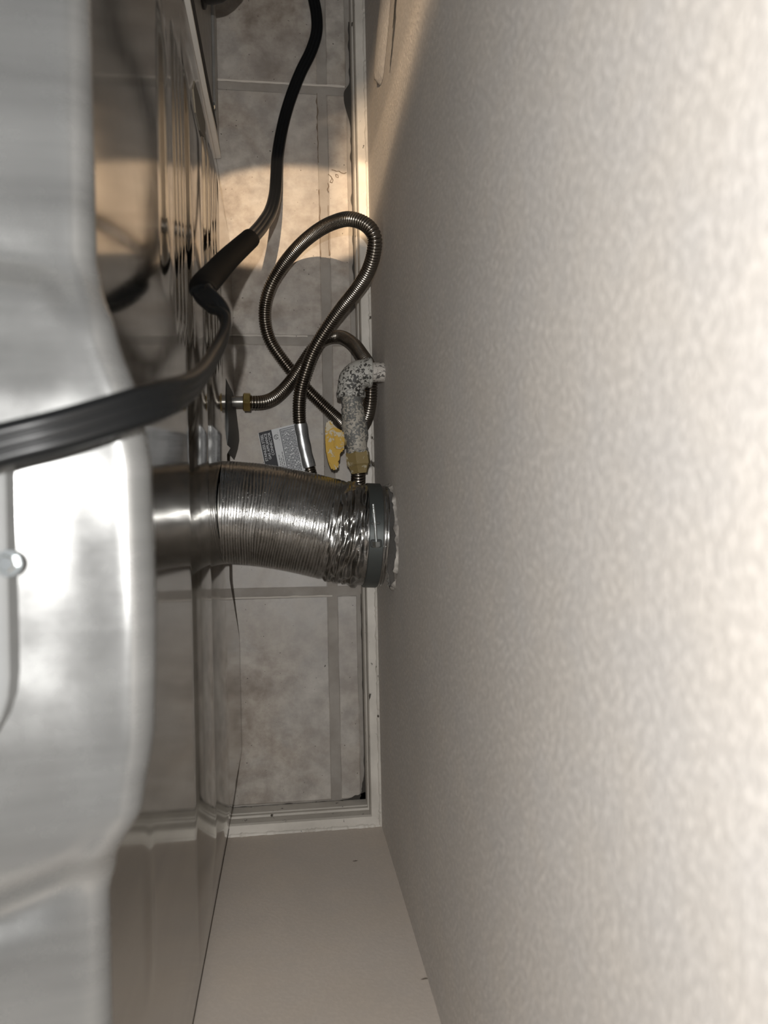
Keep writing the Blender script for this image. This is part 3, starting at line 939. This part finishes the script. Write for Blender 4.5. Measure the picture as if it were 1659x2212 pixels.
for i in range(9):
    b = 0.065
    while b < 0.97:
        L_ = 0.02 + 0.05 * random.random()
        a0 = 0.615 + i * 0.0405
        tquad(bm, a0, a0 + 0.027, b, min(b + L_, 0.98), 0.0001)
        b += L_ + (0.008 if random.random() < 0.8 else 0.03)
obj('printed_table', bm, tagg_m, paper)
bm = bmesh.new()
for (a, b0, b1) in ((0.42, 0.55, 1.0), (0.47, 0.62, 1.0), (0.52, 0.50, 0.96)):
    b = b0
    while b < b1:
        L_ = 0.03 + 0.05 * random.random()
        tquad(bm, a, a + 0.018, b, min(b + L_, b1), 0.00012); b += L_ + 0.014
# round approval mark
cA, cB = 0.455, 0.17
def ringarc(r0_, r1_, a0, a1, n=20, oa=0, ob=0):
    lu, lv = ux.length, uy.length
    for k in range(n):
        t0, t1 = a0 + (a1 - a0) * k / n, a0 + (a1 - a0) * (k + 1) / n
        bm.faces.new([bm.verts.new(tp(cA + oa + r * math.cos(t) / lu, cB + ob + r * math.sin(t) / lv, 0.00013)) for r, t in ((r0_, t0), (r1_, t0), (r1_, t1), (r0_, t1))])
ringarc(0.0022, 0.0030, 0.5, 2 * math.pi - 0.5 + 0.3)
ringarc(0.0007, 0.0013, 0.0, 4.4, 12, 0.012, 0.012)
ringarc(0.0007, 0.0012, 2.6, 7.0, 12, -0.012, -0.012)
tquad(bm, cA + 0.05, cA + 0.062, cB - 0.08, cB - 0.07, 0.00013); tquad(bm, cA + 0.062, cA + 0.075, cB + 0.07, cB + 0.085, 0.00013)
obj('printed_lines', bm, tagi_m, paper)
# wording, running from the bottom of the tag to its top
def words(txt, a, size):
    cu = bpy.data.curves.new('words', 'FONT')
    cu.body = txt; cu.size = size; cu.align_x = 'RIGHT'; cu.align_y = 'CENTER'; cu.extrude = 0.0; cu.offset = 0.00006
    to = bpy.data.objects.new('words', cu)
    COL.objects.link(to)
    dg = bpy.context.evaluated_depsgraph_get()
    me = bpy.data.meshes.new_from_object(to.evaluated_get(dg))
    bpy.data.objects.remove(to); bpy.data.curves.remove(cu)
    dx = (-uy).normalized(); dy = nz.cross(dx).normalized()
    o_ = tp(a, 0.045, 0.00025)
    for v in me.vertices:
        p = v.co.copy()
        v.co = o_ + dx * p.x + dy * p.y
    return link('heading_words', me, tagw_m, paper)
words('STAINLESS STEEL', 0.085, 0.0044)
words('GAS APPLIANCE', 0.185, 0.0044)
words('CONNECTOR', 0.285, 0.0044)
# silver wrap of the tag round the hose
bm = bmesh.new()
i0 = min(range(len(P)), key=lambda i: (P[i] - Vector((0.0165, 0.110, 0.056))).length)
i1 = min(range(len(P)), key=lambda i: (P[i] - Vector((0.0268, 0.054, 0.050))).length)
WP = [P[i] for i in range(i0, i1, 6)]
sweep(bm, WP, circ(0.0090, 20), scale=lambda i: 1.0 + 0.03 * math.sin(i * 1.3), cap=False)
tag(obj('tag_wrap', bm, tags_m, hose, True), 'silver wrap of the tag around the hose')

# ------------------------------------------------------------------ power cord
cord = empty('power_cord', (0.0, 0.3, 0.0), 'flat black power cord draped over dryer back and down to the tiles', 'cord')
CP = [(-0.1721, 0.0067, 0.724), (-0.1452, 0.0131, 0.724), (-0.1264, 0.0175, 0.724), (-0.1102, 0.0212, 0.724), (-0.0975, 0.0256, 0.722), (-0.0831, 0.0296, 0.719), (-0.0689, 0.0348, 0.713), (-0.056, 0.0406, 0.704), (-0.0481, 0.0459, 0.69), (-0.0435, 0.0553, 0.655), (-0.0419, 0.0687, 0.61), (-0.0413, 0.0849, 0.565), (-0.0398, 0.1001, 0.53), (-0.0377, 0.1145, 0.505), (-0.0381, 0.1261, 0.49), (-0.0423, 0.1362, 0.48), (-0.0484, 0.1445, 0.472), (-0.054, 0.1511, 0.464), (-0.0557, 0.1563, 0.458), (-0.0549, 0.1658, 0.44), (-0.0527, 0.1822, 0.405), (-0.0467, 0.2152, 0.34), (-0.0384, 0.2487, 0.275), (-0.0297, 0.2785, 0.22), (-0.0202, 0.3118, 0.165), (-0.0122, 0.346, 0.115), (-0.0074, 0.3811, 0.075), (-0.0055, 0.4163, 0.045), (-0.004, 0.4498, 0.022), (0.0006, 0.4821, 0.01), (0.0071, 0.511, 0.006), (0.0159, 0.5381, 0.006), (0.0283, 0.5685, 0.006), (0.042, 0.596, 0.006), (0.0496, 0.6203, 0.006), (0.0501, 0.6413, 0.006), (0.0469, 0.662, 0.006), (0.0399, 0.6974, 0.006), (0.0319, 0.7385, 0.006)]
Pc = smooth_pts(resample(catmull(CP, 12), 0.003), 3)
# three moulded lobes side by side
def lobes(w, h, n=48, k=3):
    s_ = []
    r = h / 2; cx = [(-1 + 2 * j / (k - 1)) * (w / 2 - r) for j in range(k)]
    top = []
    m = n // 2
    for i in range(m + 1):
        x = -w / 2 + w * i / m
        y = 0.0
        for c in cx:
            d = abs(x - c)
            if d < r: y = max(y, math.sqrt(r * r - d * d))
        y = max(y, r * 0.62 if abs(x) < w / 2 - r * 0.6 else y)
        top.append((y, x))
    return [(a, b) for a, b in top] + [(-a, b) for a, b in reversed(top[1:-1])]
def hint(p):
    v = (Vector((0.0, 0.0, 1.03)) - p).normalized()
    k = sstep(0.70, 0.64, p.z) * sstep(0.475, 0.50, p.z)
    return (v * (1 - k) + Vector((1.0, -0.45, 0.25)) * k).normalized()
bm = bmesh.new()
sweep(bm, Pc, lobes(0.0150, 0.0068), hint=hint)
obj('flat_cord', bm, cord_m, cord, True, 50)
ia = min(range(len(Pc)), key=lambda i: (Pc[i] - Vector((-0.0542, 0.1532, 0.4610))).length)
ib = min(range(len(Pc)), key=lambda i: (Pc[i] - Vector((-0.0288, 0.2805, 0.2170))).length)
bm = bmesh.new()
sec = [(0.0052 * math.sin(2 * math.pi * k / 24), 0.0095 * math.cos(2 * math.pi * k / 24)) for k in range(24)]
Ps = Pc[ia:ib]
sweep(bm, Ps, sec, hint=hint, scale=lambda i: 0.93 + 0.07 * min(1, i / 3, (len(Ps) - 1 - i) / 3))
tag(obj('cord_sleeve', bm, sleeve_m, cord, True, 50), 'thicker matt black sleeve')
